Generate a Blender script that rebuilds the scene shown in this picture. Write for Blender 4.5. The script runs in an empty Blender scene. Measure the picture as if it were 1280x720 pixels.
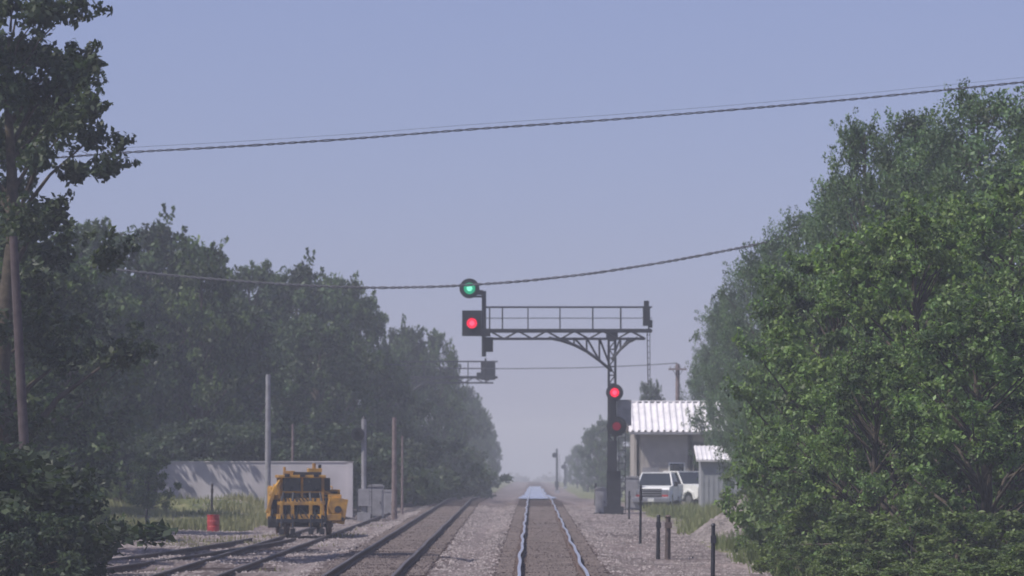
import bpy, math, numpy as np
from mathutils import Vector, Matrix
S = bpy.context.scene
RNG = np.random.default_rng(7)
F = 5000.0; HX = 666.0; HY = 575.0; CH = 2.5   # survey constants: telephoto focal, vanishing point, eye height

def wx(px, d): return (px-HX)*d/F
def wz(py, d): return CH+(HY-py)*d/F

# ------------------------------------------------------------ materials
def nmat(name):
    m = bpy.data.materials.new(name); m.use_nodes = True
    nt = m.node_tree; nt.nodes.clear()
    out = nt.nodes.new('ShaderNodeOutputMaterial')
    return m, nt, out
def paint(name, col, rough=0.6, metal=0.0, var=0.25, scale=3.0, dirt=None, bump=0.0, spec=0.4):
    m, nt, out = nmat(name)
    b = nt.nodes.new('ShaderNodeBsdfPrincipled')
    tc = nt.nodes.new('ShaderNodeTexCoord')
    n = nt.nodes.new('ShaderNodeTexNoise'); n.inputs['Scale'].default_value = scale; n.inputs['Detail'].default_value = 6
    nt.links.new(tc.outputs['Object'], n.inputs['Vector'])
    cr = nt.nodes.new('ShaderNodeValToRGB')
    d = dirt if dirt else tuple(c*(1-var) for c in col)
    cr.color_ramp.elements[0].position = 0.35; cr.color_ramp.elements[1].position = 0.65
    cr.color_ramp.elements[0].color = (*d, 1); cr.color_ramp.elements[1].color = (*col, 1)
    nt.links.new(n.outputs['Fac'], cr.inputs['Fac']); nt.links.new(cr.outputs['Color'], b.inputs['Base Color'])
    b.inputs['Roughness'].default_value = rough; b.inputs['Metallic'].default_value = metal
    b.inputs['Specular IOR Level'].default_value = spec
    if bump:
        bp = nt.nodes.new('ShaderNodeBump'); bp.inputs['Strength'].default_value = bump; bp.inputs['Distance'].default_value = 0.05
        nt.links.new(n.outputs['Fac'], bp.inputs['Height']); nt.links.new(bp.outputs['Normal'], b.inputs['Normal'])
    nt.links.new(b.outputs['BSDF'], out.inputs['Surface'])
    return m
def emis(name, col, st):
    m, nt, out = nmat(name)
    e = nt.nodes.new('ShaderNodeEmission'); e.inputs['Color'].default_value = (*col, 1); e.inputs['Strength'].default_value = st
    nt.links.new(e.outputs[0], out.inputs['Surface']); return m
def leafmat(name, trans=0.3):
    m, nt, out = nmat(name)
    a = nt.nodes.new('ShaderNodeAttribute'); a.attribute_name = 'Col'
    d = nt.nodes.new('ShaderNodeBsdfPrincipled'); d.inputs['Roughness'].default_value = 0.5; d.inputs['Specular IOR Level'].default_value = 0.3
    t = nt.nodes.new('ShaderNodeBsdfTranslucent')
    h = nt.nodes.new('ShaderNodeMixRGB'); h.blend_type = 'MULTIPLY'; h.inputs['Fac'].default_value = 1; h.inputs['Color2'].default_value = (1.3, 1.5, 0.6, 1)
    nt.links.new(a.outputs['Color'], d.inputs['Base Color']); nt.links.new(a.outputs['Color'], h.inputs['Color1']); nt.links.new(h.outputs[0], t.inputs['Color'])
    mx = nt.nodes.new('ShaderNodeMixShader'); mx.inputs[0].default_value = trans
    nt.links.new(d.outputs[0], mx.inputs[1]); nt.links.new(t.outputs[0], mx.inputs[2]); nt.links.new(mx.outputs[0], out.inputs['Surface'])
    return m
M_LEAF = leafmat('leaf'); M_GRASS = leafmat('grass_blade', 0.25)
M_BARK = paint('bark', (0.10, 0.08, 0.06), 0.9, var=0.5, scale=6)
M_STEEL = paint('weathered_dark_steel', (0.035, 0.035, 0.045), 0.6, 0.2, 0.4)
M_BLACK = paint('signal_black', (0.012, 0.012, 0.016), 0.55)
M_SILVER = paint('dull_aluminium_paint', (0.34, 0.33, 0.36), 0.55, 0.1, 0.3)
M_WOODP = paint('pole_wood', (0.24, 0.18, 0.18), 0.9, var=0.4, scale=5)
M_WOODD = paint('dark_pole_wood', (0.10, 0.075, 0.08), 0.9, var=0.4, scale=5)
M_TIE = paint('creosoted_tie', (0.14, 0.105, 0.10), 0.9, var=0.5, scale=2.5)
M_RUST = paint('rail_rust', (0.12, 0.075, 0.06), 0.8, var=0.4)
M_RAIL = paint('rail_head_polished', (0.88, 0.86, 0.86), 0.38, 1.0, 0.15, 1.0)
M_OLDRAIL = paint('rail_head_dull', (0.13, 0.11, 0.11), 0.55, 0.4, 0.3, 1.0)
M_RED = emis('red_lamp', (1.0, 0.008, 0.055), 1.2)
M_REDC = emis('red_lamp_core', (1.0, 0.07, 0.14), 2.0)
M_REDDIM = emis('red_lamp_dim', (0.45, 0.01, 0.05), 0.35)
M_GREEN = emis('green_lamp', (0.01, 0.50, 0.26), 0.8)
M_GREENC = emis('green_lamp_core', (0.25, 1.0, 0.7), 1.2)
M_YEL = paint('machine_yellow', (0.60, 0.32, 0.045), 0.7, var=0.5, scale=2.5, dirt=(0.24, 0.14, 0.06))
M_GLASS = paint('dark_glass', (0.02, 0.025, 0.03), 0.12, 0.0, 0.2, spec=0.8)
M_WHITE = paint('white_paint', (0.80, 0.80, 0.80), 0.35, var=0.08)
M_RUBBER = paint('rubber', (0.02, 0.02, 0.02), 0.9)
M_CHROME = paint('chrome', (0.6, 0.6, 0.62), 0.3, 0.9, 0.1)
M_REDPAINT = paint('red_paint', (0.5, 0.05, 0.05), 0.5)
M_WIRE = paint('wire_grey', (0.08, 0.08, 0.10), 0.6)

# ------------------------------------------------------------ mesh builder
def raw_mesh(name, V, faces_n, n, mats, midx=None, col=None, smooth=False):
    me = bpy.data.meshes.new(name)
    V = np.asarray(V, dtype=np.float32); Fc = np.asarray(faces_n, dtype=np.int32)
    me.vertices.add(len(V)); me.vertices.foreach_set('co', V.ravel())
    m = len(Fc)
    me.loops.add(m*n); me.loops.foreach_set('vertex_index', Fc.ravel())
    me.polygons.add(m); me.polygons.foreach_set('loop_start', np.arange(0, m*n, n, dtype=np.int32))
    if midx is not None: me.polygons.foreach_set('material_index', np.asarray(midx, dtype=np.int32))
    if smooth: me.polygons.foreach_set('use_smooth', np.ones(m, dtype=bool))
    for x in mats: me.materials.append(x)
    if col is not None:
        at = me.color_attributes.new('Col', 'FLOAT_COLOR', 'POINT')
        c4 = np.ones((len(V), 4), dtype=np.float32); c4[:, :3] = col
        at.data.foreach_set('color', c4.ravel())
    me.update(calc_edges=True); me.validate()
    return me
def add_obj(name, me, loc=(0, 0, 0), rz=0, sc=(1, 1, 1), parent=None):
    o = bpy.data.objects.new(name, me); S.collection.objects.link(o)
    o.location = loc; o.rotation_euler = (0, 0, rz); o.scale = sc
    if parent: o.parent = parent
    return o
class B:
    def __init__(s): s.v = []; s.f = []; s.m = []; s.mats = []
    def mi(s, mat):
        if mat not in s.mats: s.mats.append(mat)
        return s.mats.index(mat)
    def add(s, vs, fs, mat):
        k = len(s.v); s.v += [tuple(v) for v in vs]; i = s.mi(mat)
        for f in fs: s.f.append(tuple(a+k for a in f)); s.m.append(i)
    def box(s, c, d, mat, R=None, top=(1, 1)):
        x, y, z = d[0]/2, d[1]/2, d[2]/2; tx, ty = top
        vs = [Vector(p) for p in [(-x, -y, -z), (x, -y, -z), (x, y, -z), (-x, y, -z), (-x*tx, -y*ty, z), (x*tx, -y*ty, z), (x*tx, y*ty, z), (-x*tx, y*ty, z)]]
        if R is not None: vs = [R @ v for v in vs]
        vs = [v+Vector(c) for v in vs]
        s.add(vs, [(0, 3, 2, 1), (4, 5, 6, 7), (0, 1, 5, 4), (1, 2, 6, 5), (2, 3, 7, 6), (3, 0, 4, 7)], mat)
    def tube(s, a, b, r, mat, n=8, r2=None):
        a = Vector(a); b = Vector(b); r2 = r if r2 is None else r2
        ax = (b-a); ax.normalize(); up = Vector((0, 0, 1)) if abs(ax.z) < .9 else Vector((1, 0, 0))
        u = ax.cross(up); u.normalize(); w = ax.cross(u)
        vs = []
        for p, rr in ((a, r), (b, r2)):
            for i in range(n):
                t = 2*math.pi*i/n; vs.append(p+u*math.cos(t)*rr+w*math.sin(t)*rr)
        fs = [(i, (i+1) % n, n+(i+1) % n, n+i) for i in range(n)]
        fs += [tuple(range(n))[::-1], tuple(range(n, 2*n))]
        s.add(vs, fs, mat)
    def poly(s, vs, mat): s.add(vs, [tuple(range(len(vs)))], mat)
    def prism(s, prof, y0, y1, mat):
        n = len(prof); vs = [(x, y0, z) for x, z in prof]+[(x, y1, z) for x, z in prof]
        fs = [tuple(range(n)), tuple(range(n, 2*n))[::-1]]+[(i, n+i, n+(i+1) % n, (i+1) % n) for i in range(n)]
        s.add(vs, fs, mat)
    def prismx(s, prof, x0, x1, mat):
        n = len(prof); vs = [(x0, y, z) for y, z in prof]+[(x1, y, z) for y, z in prof]
        fs = [tuple(range(n)), tuple(range(n, 2*n))[::-1]]+[(i, n+i, n+(i+1) % n, (i+1) % n) for i in range(n)]
        s.add(vs, fs, mat)
    def obj(s, name, loc=(0, 0, 0), rz=0, bevel=0, parent=None):
        me = bpy.data.meshes.new(name); me.from_pydata([tuple(v) for v in s.v], [], s.f)
        for m in s.mats: me.materials.append(m)
        me.polygons.foreach_set('material_index', s.m); me.update()
        o = add_obj(name, me, loc, rz, parent=parent)
        if bevel:
            md = o.modifiers.new('bevel', 'BEVEL'); md.width = bevel; md.segments = 2; md.limit_method = 'ANGLE'
        return o

# ------------------------------------------------------------ terrain
TY = [-200, 0, 260, 300, 400, 500, 700, 1000, 3000, 7000]; TZ = [0, 0, 0, -.28, -.95, -1.3, -1.8, -2.8, -13, -33]
def sm(a, b, x):
    t = np.clip((x-a)/(b-a), 0, 1); return t*t*(3-2*t)
def vn(x, y, s, seed=0):
    x = x/s; y = y/s; xi = np.floor(x); yi = np.floor(y); xf = x-xi; yf = y-yi
    def h(a, b):
        q = np.sin(a*127.1+b*311.7+seed*74.7)*43758.5453; return q-np.floor(q)
    u = xf*xf*(3-2*xf); v = yf*yf*(3-2*yf)
    return (h(xi, yi)*(1-u)+h(xi+1, yi)*u)*(1-v)+(h(xi, yi+1)*(1-u)+h(xi+1, yi+1)*u)*v
def xmain(y): return 0.43+0*np.asarray(y, float)
def xleft(y):
    y = np.asarray(y, float); return -3.8-np.clip(y-86, 0, 400)*0.0055
def xsid(y):
    y = np.asarray(y, float); return -8.1+0*y
def xsid2(y):
    y = np.asarray(y, float); return -8.6-4.6*(1-sm(60, 150, y))-0.2
def gz(x, y):
    x = np.asarray(x, float); y = np.asarray(y, float)
    z = np.interp(y, TY, TZ)
    bed = np.maximum(1-sm(1.5, 2.3, np.abs(x-xmain(y))), 1-sm(1.5, 2.3, np.abs(x-xleft(y))))
    off = 0.16*(vn(x, y, 3.0)-.5)+0.07*(vn(x, y, .9, 3)-.5)
    z = z-0.21-(1-bed)*(0.12-off*(1-bed))
    z = z+(1-sm(-14.5, -9.5, x))*sm(158, 186, y)*(1-sm(215, 300, y))*0.85*(0.8+.4*vn(x, y, 5, 9))
    z = z+sm(6.2, 10.5, x)*(1-sm(170, 205, y))*(.15+1.15*sm(95, 140, y))
    z = z+sm(16, 60, np.abs(x))*0.8
    return z
xs = np.concatenate([-np.geomspace(3500, 32, 24), np.arange(-31, 31, .45), np.geomspace(32, 3500, 24)])
ys = np.concatenate([np.arange(-60, 60, 6), np.arange(60, 300, 1.0), np.geomspace(300, 7000, 70)])
GX, GY = np.meshgrid(xs, ys); Z = gz(GX, GY)
V = np.stack([GX.ravel(), GY.ravel(), Z.ravel()], 1)
nx, ny = len(xs), len(ys); ii = np.arange(nx*ny).reshape(ny, nx)
FA = np.stack([ii[:-1, :-1].ravel(), ii[:-1, 1:].ravel(), ii[1:, 1:].ravel(), ii[1:, :-1].ravel()], 1)
gx, gy = GX.ravel(), GY.ravel()
grass = np.maximum((1-sm(-12.5, -8.8, gx))*sm(155, 176, gy)*.75, sm(5.0, 6.6, gx)*(.55+.45*(vn(gx, gy, 6, 2) > .35)))
grass = np.maximum(grass, 1-sm(-22, -15, gx))
grass = np.maximum(grass, sm(3.5, 6, np.abs(gx))*sm(300, 420, gy))
grass = np.maximum(grass, .38*sm(.5, .8, vn(gx, gy, 4, 12))*sm(6, 7, -gx))
oil = np.maximum(1-sm(1.2, 1.9, np.abs(gx-xmain(gy))), 1-sm(1.2, 1.9, np.abs(gx-xleft(gy))))
oil = np.maximum(oil, .35*(1-sm(1., 1.7, np.abs(gx-xsid(gy)))))
oil = np.maximum(oil, .65*sm(.5, .85, vn(gx, gy, 5, 31))*sm(5, 7, -gx)*(1-sm(160, 175, gy)))
oil = np.maximum(oil, .35*sm(.5, .8, vn(gx, gy*.15, 1.6, 17)))
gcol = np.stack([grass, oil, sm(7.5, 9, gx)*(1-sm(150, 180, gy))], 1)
m, nt, out = nmat('ground_mix'); L = nt.links.new; N = nt.nodes.new
b = N('ShaderNodeBsdfPrincipled'); b.inputs['Roughness'].default_value = .95; b.inputs['Specular IOR Level'].default_value = .15
at = N('ShaderNodeAttribute'); at.attribute_name = 'Col'; sp = N('ShaderNodeSeparateColor'); L(at.outputs['Color'], sp.inputs[0])
ge = N('ShaderNodeNewGeometry')
def noi(sc, det=5, vec=None):
    n = N('ShaderNodeTexNoise'); n.inputs['Scale'].default_value = sc; n.inputs['Detail'].default_value = det; n.inputs['Roughness'].default_value = .65
    L(vec if vec else ge.outputs['Position'], n.inputs['Vector']); return n
def ramp(fac, stops):
    c = N('ShaderNodeValToRGB'); e = c.color_ramp.elements
    while len(e) < len(stops): e.new(.5)
    for i, (p, cc) in enumerate(stops): e[i].position = p; e[i].color = (*cc, 1)
    L(fac, c.inputs['Fac']); return c
mp = N('ShaderNodeMapping'); mp.inputs['Scale'].default_value = (1, .12, 1); L(ge.outputs['Position'], mp.inputs['Vector'])
n1 = noi(7, 8, mp.outputs[0]); n2 = noi(.35, 6, mp.outputs[0]); n3 = noi(3.0, 6, mp.outputs[0])
gr = ramp(n1.outputs['Fac'], [(.3, (.11, .09, .09)), (.5, (.20, .17, .172)), (.7, (.34, .30, .298))])
big = ramp(n2.outputs['Fac'], [(.35, (.55, .52, .51)), (.65, (1.15, 1.1, 1.08))])
mg = N('ShaderNodeMixRGB'); mg.blend_type = 'MULTIPLY'; mg.inputs[0].default_value = 1; L(gr.outputs[0], mg.inputs[1]); L(big.outputs[0], mg.inputs[2])
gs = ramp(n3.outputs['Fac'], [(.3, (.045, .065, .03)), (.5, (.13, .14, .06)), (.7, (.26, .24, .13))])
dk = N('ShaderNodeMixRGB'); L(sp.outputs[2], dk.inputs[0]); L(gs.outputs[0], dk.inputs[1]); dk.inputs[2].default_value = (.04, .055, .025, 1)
ad = N('ShaderNodeMath'); ad.operation = 'ADD'; L(sp.outputs[0], ad.inputs[0]); sub = N('ShaderNodeMath'); sub.operation = 'MULTIPLY_ADD'; sub.inputs[1].default_value = 1.4; sub.inputs[2].default_value = -.7
L(n3.outputs['Fac'], sub.inputs[0]); L(sub.outputs[0], ad.inputs[1])
gm = N('ShaderNodeMapRange'); gm.inputs[1].default_value = .4; gm.inputs[2].default_value = .6; L(ad.outputs[0], gm.inputs[0])
mo = N('ShaderNodeMixRGB'); mo.blend_type = 'MULTIPLY'; L(mg.outputs[0], mo.inputs[1]); mo.inputs[2].default_value = (.45, .38, .36, 1); L(sp.outputs[1], mo.inputs[0])
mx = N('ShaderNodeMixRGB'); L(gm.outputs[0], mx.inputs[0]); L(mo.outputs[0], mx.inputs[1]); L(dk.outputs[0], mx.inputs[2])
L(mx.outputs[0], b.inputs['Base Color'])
bp = N('ShaderNodeBump'); bp.inputs['Strength'].default_value = .7; bp.inputs['Distance'].default_value = .06; L(n1.outputs['Fac'], bp.inputs['Height']); L(bp.outputs[0], b.inputs['Normal'])
L(b.outputs[0], out.inputs['Surface'])
M_GROUND = m
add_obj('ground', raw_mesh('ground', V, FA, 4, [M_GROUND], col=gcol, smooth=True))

# ------------------------------------------------------------ tracks
def track(name, xf, y0, y1, head, tie_top=-.17, wig=.0, seed=1):
    b = B(); r = np.random.default_rng(seed)
    prof = [(-.07, 0), (.07, 0), (.07, .02), (.012, .035), (.012, .125), (.036, .135), (.036, .17), (-.036, .17), (-.036, .135), (-.012, .125), (-.012, .035), (-.07, .02)]
    yy = np.concatenate([np.arange(y0, min(y1, 300), 1.5), np.arange(300, y1, 12)]) if y1 > 300 else np.arange(y0, y1, 1.5)
    mi_h = b.mi(head); mi_r = b.mi(M_RUST)
    for side in (-1, 1):
        w = wig*(np.sin(yy/4.3+side*.8)*.6+np.sin(yy/2.1+side*2)*.5)
        cx = xf(yy)+side*.755+w; cz = np.interp(yy, TY, TZ)+tie_top
        k = len(b.v); n = len(prof)
        for i in range(len(yy)):
            for p in prof: b.v.append((cx[i]+p[0], yy[i], cz[i]+p[1]))
        for i in range(len(yy)-1):
            for j in range(n):
                a = k+i*n+j; c = k+i*n+(j+1) % n
                b.f.append((a, c, c+n, a+n)); b.m.append(mi_h if j in (5, 6, 7) else mi_r)
    y = y0
    while y < min(y1, 420):
        cx = float(xf(y)); z = float(np.interp(y, TY, TZ))+tie_top
        L_ = 2.6+r.normal(0, .06)
        b.box((cx+r.normal(0, .05), y, z-.09+r.normal(0, .008)), (L_, .23, .18), M_TIE, Matrix.Rotation(r.normal(0, .012), 3, 'Z'))
        if y < 200:
            for s_ in (-1, 1): b.box((cx+s_*.755, y, z+.008), (.3, .18, .016), M_RUST)
        y += .53+r.normal(0, .015)
    return b.obj(name)
track('railroad_track', xmain, 20, 640, M_RAIL, wig=.035, seed=1)
track('railroad_track', xleft, 20, 420, M_OLDRAIL, wig=.015, seed=2)
track('railroad_track', xsid, 40, 210, M_OLDRAIL, -.345, .01, 3)
track('railroad_track', xsid2, 40, 140, M_OLDRAIL, -.365, .01, 4)

def stones(name, n, xr, yr, smin, smax, mat, filt=None, zf=gz):
    x = RNG.uniform(*xr, n); y = RNG.uniform(*yr, n)
    if filt is not None: k = filt(x, y); x = x[k]; y = y[k]
    n = len(x); z = zf(x, y); s = RNG.uniform(smin, smax, n)
    base = np.array([(1, 0, 0), (-.5, .87, 0), (-.5, -.87, 0), (0, 0, .8)])
    off = base[None]*s[:, None, None]*RNG.uniform(.6, 1.2, (n, 4, 1))
    a = RNG.uniform(0, 6.28, n); ca, sa = np.cos(a)[:, None], np.sin(a)[:, None]
    ox = off[:, :, 0]*ca-off[:, :, 1]*sa; oy = off[:, :, 0]*sa+off[:, :, 1]*ca
    V = np.stack([ox+x[:, None], oy+y[:, None], off[:, :, 2]+z[:, None]], 2).reshape(-1, 3)
    i = np.arange(n)*4
    Fc = np.concatenate([np.stack([i, i+1, i+3], 1), np.stack([i+1, i+2, i+3], 1), np.stack([i+2, i, i+3], 1)])
    return add_obj(name, raw_mesh(name, V, Fc, 3, [mat]))
M_STONE = paint('ballast_stone', (.33, .285, .285), .95, var=.65, scale=1.2)
M_STONED = paint('dirty_ballast_stone', (.18, .145, .14), .95, var=.5, scale=2)
offtrk = lambda x, y: (np.abs(x-xmain(y)) > 1.35) & (np.abs(x-xleft(y)) > 1.35) & (RNG.random(len(x)) < np.clip(1.5-(y-70)/170, .2, 1))
stones('ballast_stones', 50000, (-15, 7), (70, 240), .03, .07, M_STONE, offtrk)
trk = lambda x, y: np.interp(y, TY, TZ)-.18
stones('track_ballast_stones', 26000, (-.87, 1.73), (70, 230), .03, .06, M_STONED, None, trk)
stones('track_ballast_stones', 26000, (-5.9, -2.5), (70, 230), .03, .06, M_STONED, lambda x, y: np.abs(x-xleft(y)) < 1.3, trk)

# ------------------------------------------------------------ foliage
def leaves(cent, crad, nper, size, rng, col, colvar=.35, flat=.75, up=.5, droop=0):
    C = np.repeat(cent, nper, 0); R = np.repeat(crad, nper); n = len(C)
    d = rng.normal(size=(n, 3)); d /= np.linalg.norm(d, axis=1)[:, None]
    rr = R*(rng.random(n)**.5)*rng.uniform(.8, 1.15, n)
    P = C+d*rr[:, None]*np.array([1, 1, flat]); P[:, 2] -= droop*(rr**2)*.5
    nrm = rng.normal(size=(n, 3))*.8+d*.5; nrm[:, 2] += up; nrm /= np.linalg.norm(nrm, axis=1)[:, None]
    t = rng.normal(size=(n, 3)); u = np.cross(nrm, t); u /= np.linalg.norm(u, axis=1)[:, None]; v = np.cross(nrm, u)
    s = size*rng.uniform(.6, 1.3, n)[:, None]
    V = np.stack([P-u*s, P+v*s*.55+u*s*.1, P+u*s, P-v*s*.55+u*s*.1], 1).reshape(-1, 3)
    i = np.arange(n)*4; Fc = np.stack([i, i+1, i+2, i+3], 1)
    cb = np.repeat(rng.uniform(1-colvar, 1+colvar, len(cent)), nper)*rng.uniform(.7, 1.3, n)
    yel = np.repeat(rng.random(len(cent)), nper)[:, None]*.35+rng.random(n)[:, None]*.25
    c = np.array(col)[None]*cb[:, None]*(1+yel*np.array([.9, .35, -.2]))
    return V, Fc, np.repeat(c, 4, 0)
def tubeq(a, b, r1, r2, n=6):
    a = np.array(a, float); b = np.array(b, float); ax = b-a; ax /= np.linalg.norm(ax)+1e-9
    up = np.array([0, 0, 1.]) if abs(ax[2]) < .9 else np.array([1., 0, 0]); u = np.cross(ax, up); u /= np.linalg.norm(u); w = np.cross(ax, u)
    t = np.arange(n)*2*np.pi/n; ring = np.cos(t)[:, None]*u+np.sin(t)[:, None]*w
    V = np.concatenate([a+ring*r1, b+ring*r2]); i = np.arange(n); j = (i+1) % n
    return V, np.stack([i, j, j+n, i+n], 1)
def tree_mesh(name, seed, H=12, R=4, base=.15, ncl=120, nper=160, leaf=.2, cr=(.7, 1.2), col=(.05, .085, .03), prof=None, shell=.45, up=.5, flat=.75, droop=0, lobes=.3, colvar=.4, spray=0, reach=1.0):
    rng = np.random.default_rng(seed)
    prof = prof or (lambda t: np.sin(np.pi*np.clip(t*.88+.1, 0, 1))**.6)
    t = rng.random(ncl)**.85; a = rng.uniform(0, 2*np.pi, ncl)
    lob = 1+lobes*np.sin(a*3+seed+t*5)+lobes*.7*np.sin(a*5+seed*2-t*9)
    rad = R*prof(t)*lob*(shell+(1-shell)*rng.random(ncl)**.5)
    zc = H*(base+(1-base)*t*.97)
    lean = rng.normal(0, .02, 2)
    cent = np.stack([np.cos(a)*rad+lean[0]*zc, np.sin(a)*rad+lean[1]*zc, zc], 1)
    crad = rng.uniform(*cr, ncl)
    LV, LF, LC = leaves(cent, crad, nper, leaf, rng, col, up=up, flat=flat, droop=droop, colvar=colvar)
    if spray:   # leafy twigs reaching out beyond the clumps
        k = rng.integers(0, ncl, ncl*spray); dirn = np.stack([np.cos(a[k]), np.sin(a[k]), rng.uniform(.1, 1.0, len(k))], 1); dirn /= np.linalg.norm(dirn, axis=1)[:, None]
        dirn += rng.normal(0, .4, dirn.shape); dirn /= np.linalg.norm(dirn, axis=1)[:, None]
        l = crad[k]*rng.uniform(.75, 1.05, len(k))*reach
        sc_ = []; sr_ = []
        for q, rq in ((0, .30), (.28, .24), (.5, .17)):
            sc_.append(cent[k]+dirn*(l+q*reach)[:, None]); sr_.append(np.full(len(k), rq))
        L2 = leaves(np.concatenate(sc_), np.concatenate(sr_), max(6, nper//16), leaf*.85, rng, tuple(c*1.1 for c in col), up=up, flat=1, colvar=colvar)
        LF = np.concatenate([LF, L2[1]+len(LV)]); LV = np.concatenate([LV, L2[0]]); LC = np.concatenate([LC, L2[2]])
    Vs = [LV]; Fs = [LF]; k = len(LV); mid = [np.zeros(len(LF), int)]
    tr = .026*H
    pts = [np.array([lean[0]*z+.12*math.sin(z*.7+seed), lean[1]*z+.12*math.cos(z*.9+seed), z]) for z in np.linspace(-.3, H*.9, 9)]
    rr = [tr*(1.25 if i == 0 else 1-i/9) + .02 for i in range(9)]
    def push(V_, F_):
        nonlocal k
        Vs.append(V_); Fs.append(F_+k); k += len(V_); mid.append(np.ones(len(F_), int))
    for i in range(8): push(*tubeq(pts[i], pts[i+1], rr[i], rr[i+1], 8))
    for c in cent[::2]:
        h = max(.08*H, c[2]-np.linalg.norm(c[:2])*.8-.3); i = min(7, int((h+.3)/(H*.9+.3)*8)); f = (h+.3)/(H*.9+.3)*8-i
        s0 = pts[i]*(1-f)+pts[i+1]*f; m_ = (s0+c)/2+rng.normal(0, .15, 3)+np.array([0, 0, .2])
        r0 = rr[i]*.4; push(*tubeq(s0, m_, r0, r0*.55, 5)); push(*tubeq(m_, c, r0*.55, .012, 5))
    V_ = np.concatenate(Vs); F_ = np.concatenate(Fs); col_ = np.ones((len(V_), 3))*.1; col_[:len(LC)] = LC
    me = raw_mesh(name, V_, F_, 4, [M_LEAF, M_BARK], midx=np.concatenate(mid), col=col_)
    me['H'] = H
    return me
def put(name, me, px, d, top, wid=1.0, rz=None):
    x = wx(px, d); z = float(gz(x, d)); s = (wz(top, d)-z)/me['H']
    return add_obj(name, me, (x, d, z), RNG.uniform(0, 6.28) if rz is None else rz, (s*wid, s*wid, s))

oakA = tree_mesh('oak_a', 1, 12, 4.4, .10, 100, 165, .16, (.6, 1.15), (.040, .070, .032), colvar=.6, spray=2, reach=.95)
oakB = tree_mesh('oak_b', 2, 12, 3.8, .08, 90, 165, .16, (.6, 1.1), (.047, .080, .030), colvar=.6, spray=2, reach=.95)
oakC = tree_mesh('oak_c', 3, 12, 4.0, .05, 100, 165, .16, (.55, 1.05), (.040, .070, .034), lobes=.25, colvar=.6, spray=2, reach=.95)
tall = tree_mesh('cottonwood', 14, 16, 3.0, .18, 62, 260, .125, (.45, .85), (.038, .060, .036), prof=lambda t: .6+.45*np.sin(np.pi*np.clip(t*1.05, 0, 1)), shell=.15, lobes=.35, spray=3)
mp_ = lambda t: np.sin(np.pi*np.clip(t*.8+.2, 0, 1))**.5
mapleN = tree_mesh('maple', 5, 11, 4.3, .04, 180, 130, .11, (.32, .75), (.088, .150, .055), shell=.5, up=.7, flat=.5, lobes=.28, prof=mp_, colvar=.65, spray=3)
mapleM = tree_mesh('maple_b', 6, 10, 3.8, .03, 160, 130, .11, (.32, .7), (.080, .140, .055), shell=.45, up=.7, flat=.5, lobes=.28, prof=mp_, colvar=.65, spray=3)
locust = tree_mesh('locust', 8, 14, 4.0, .1, 160, 190, .085, (.45, .9), (.072, .130, .070), shell=.4, flat=1.1, droop=.3, prof=lambda t: np.sin(np.pi*np.clip(t*.85+.12, 0, 1))**.7, spray=2, colvar=.5)
locustB = tree_mesh('locust_b', 9, 14, 3.6, .06, 160, 190, .095, (.45, .85), (.070, .126, .070), shell=.4, flat=1.0, droop=.3, spray=2, colvar=.5)
bush = tree_mesh('bush', 11, 2.6, 2.0, .05, 60, 150, .09, (.3, .55), (.030, .050, .028), shell=.3)
bushG = tree_mesh('bush_g', 12, 2.4, 1.4, .03, 45, 130, .07, (.22, .42), (.085, .135, .055), shell=.3)

# left side
put('cottonwood_tree', tall, 0, 108, -30, .95, 0.4)
put('cottonwood_tree', tall, -70, 118, 10, 1.1, 2.4)
for px, d, top, me, w in [(-30, 170, 270, oakA, 1.1), (38, 152, 300, oakB, .9), (112, 210, 280, oakC, .8), (190, 215, 278, oakA, .75), (248, 212, 300, oakB, .65), (80, 190, 330, oakA, .9),
                          (10, 140, 400, oakC, 1.2), (150, 222, 345, oakC, 1.1), (215, 225, 340, oakB, 1), 
                          (320, 240, 332, oakC, .7), (374, 248, 330, oakA, .65), (425, 262, 345, oakB, .65), (290, 226, 385, oakA, .9), (395, 236, 400, oakC, .9), (345, 252, 372, oakB, .9),
                          (457, 285, 376, oakC, .6), (500, 310, 408, oakA, .55), (543, 330, 414, oakB, .5), (470, 265, 440, oakA, .7), (520, 325, 440, oakC, .7),
                          (563, 390, 468, oakC, .5), (585, 440, 482, oakA, .5), (600, 500, 508, oakB, .5), (610, 560, 528, oakC, .45), (616, 640, 548, oakA, .45), (560, 370, 485, oakA, .6), (580, 480, 510, oakB, .6)]:
    put('oak_tree', me, px, d, top, w)
for i, (px, d, top) in enumerate([(100, 199, 545), (150, 201, 550), (210, 205, 540), (260, 206, 530), (310, 209, 535), (350, 211, 530), (400, 215, 535), (440, 225, 540), (480, 245, 550), (515, 265, 545), (545, 300, 555), (565, 340, 560), (575, 400, 565), (60, 190, 540), (20, 185, 530), (235, 208, 545), (380, 212, 550), (495, 258, 565), (525, 285, 570), (460, 235, 555)]):
    put('understory_shrub', bush, px, d, top, 1.1)
put('dark_shrub', bush, 10, 93, 575, 1.1); put('dark_shrub', bush, 50, 97, 600, 1.0); put('dark_shrub', bush, 82, 104, 640, .8); put('dark_shrub', bush, -40, 90, 560, 1.3); put('dark_shrub', bush, 30, 88, 640, 1.1); put('dark_shrub', bush, 80, 89, 680, .9)
put('green_shrub', bushG, 186, 176, 568, .8); put('green_shrub', bushG, 150, 182, 590, .8); put('green_shrub', bushG, 100, 160, 600, 1)
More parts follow.
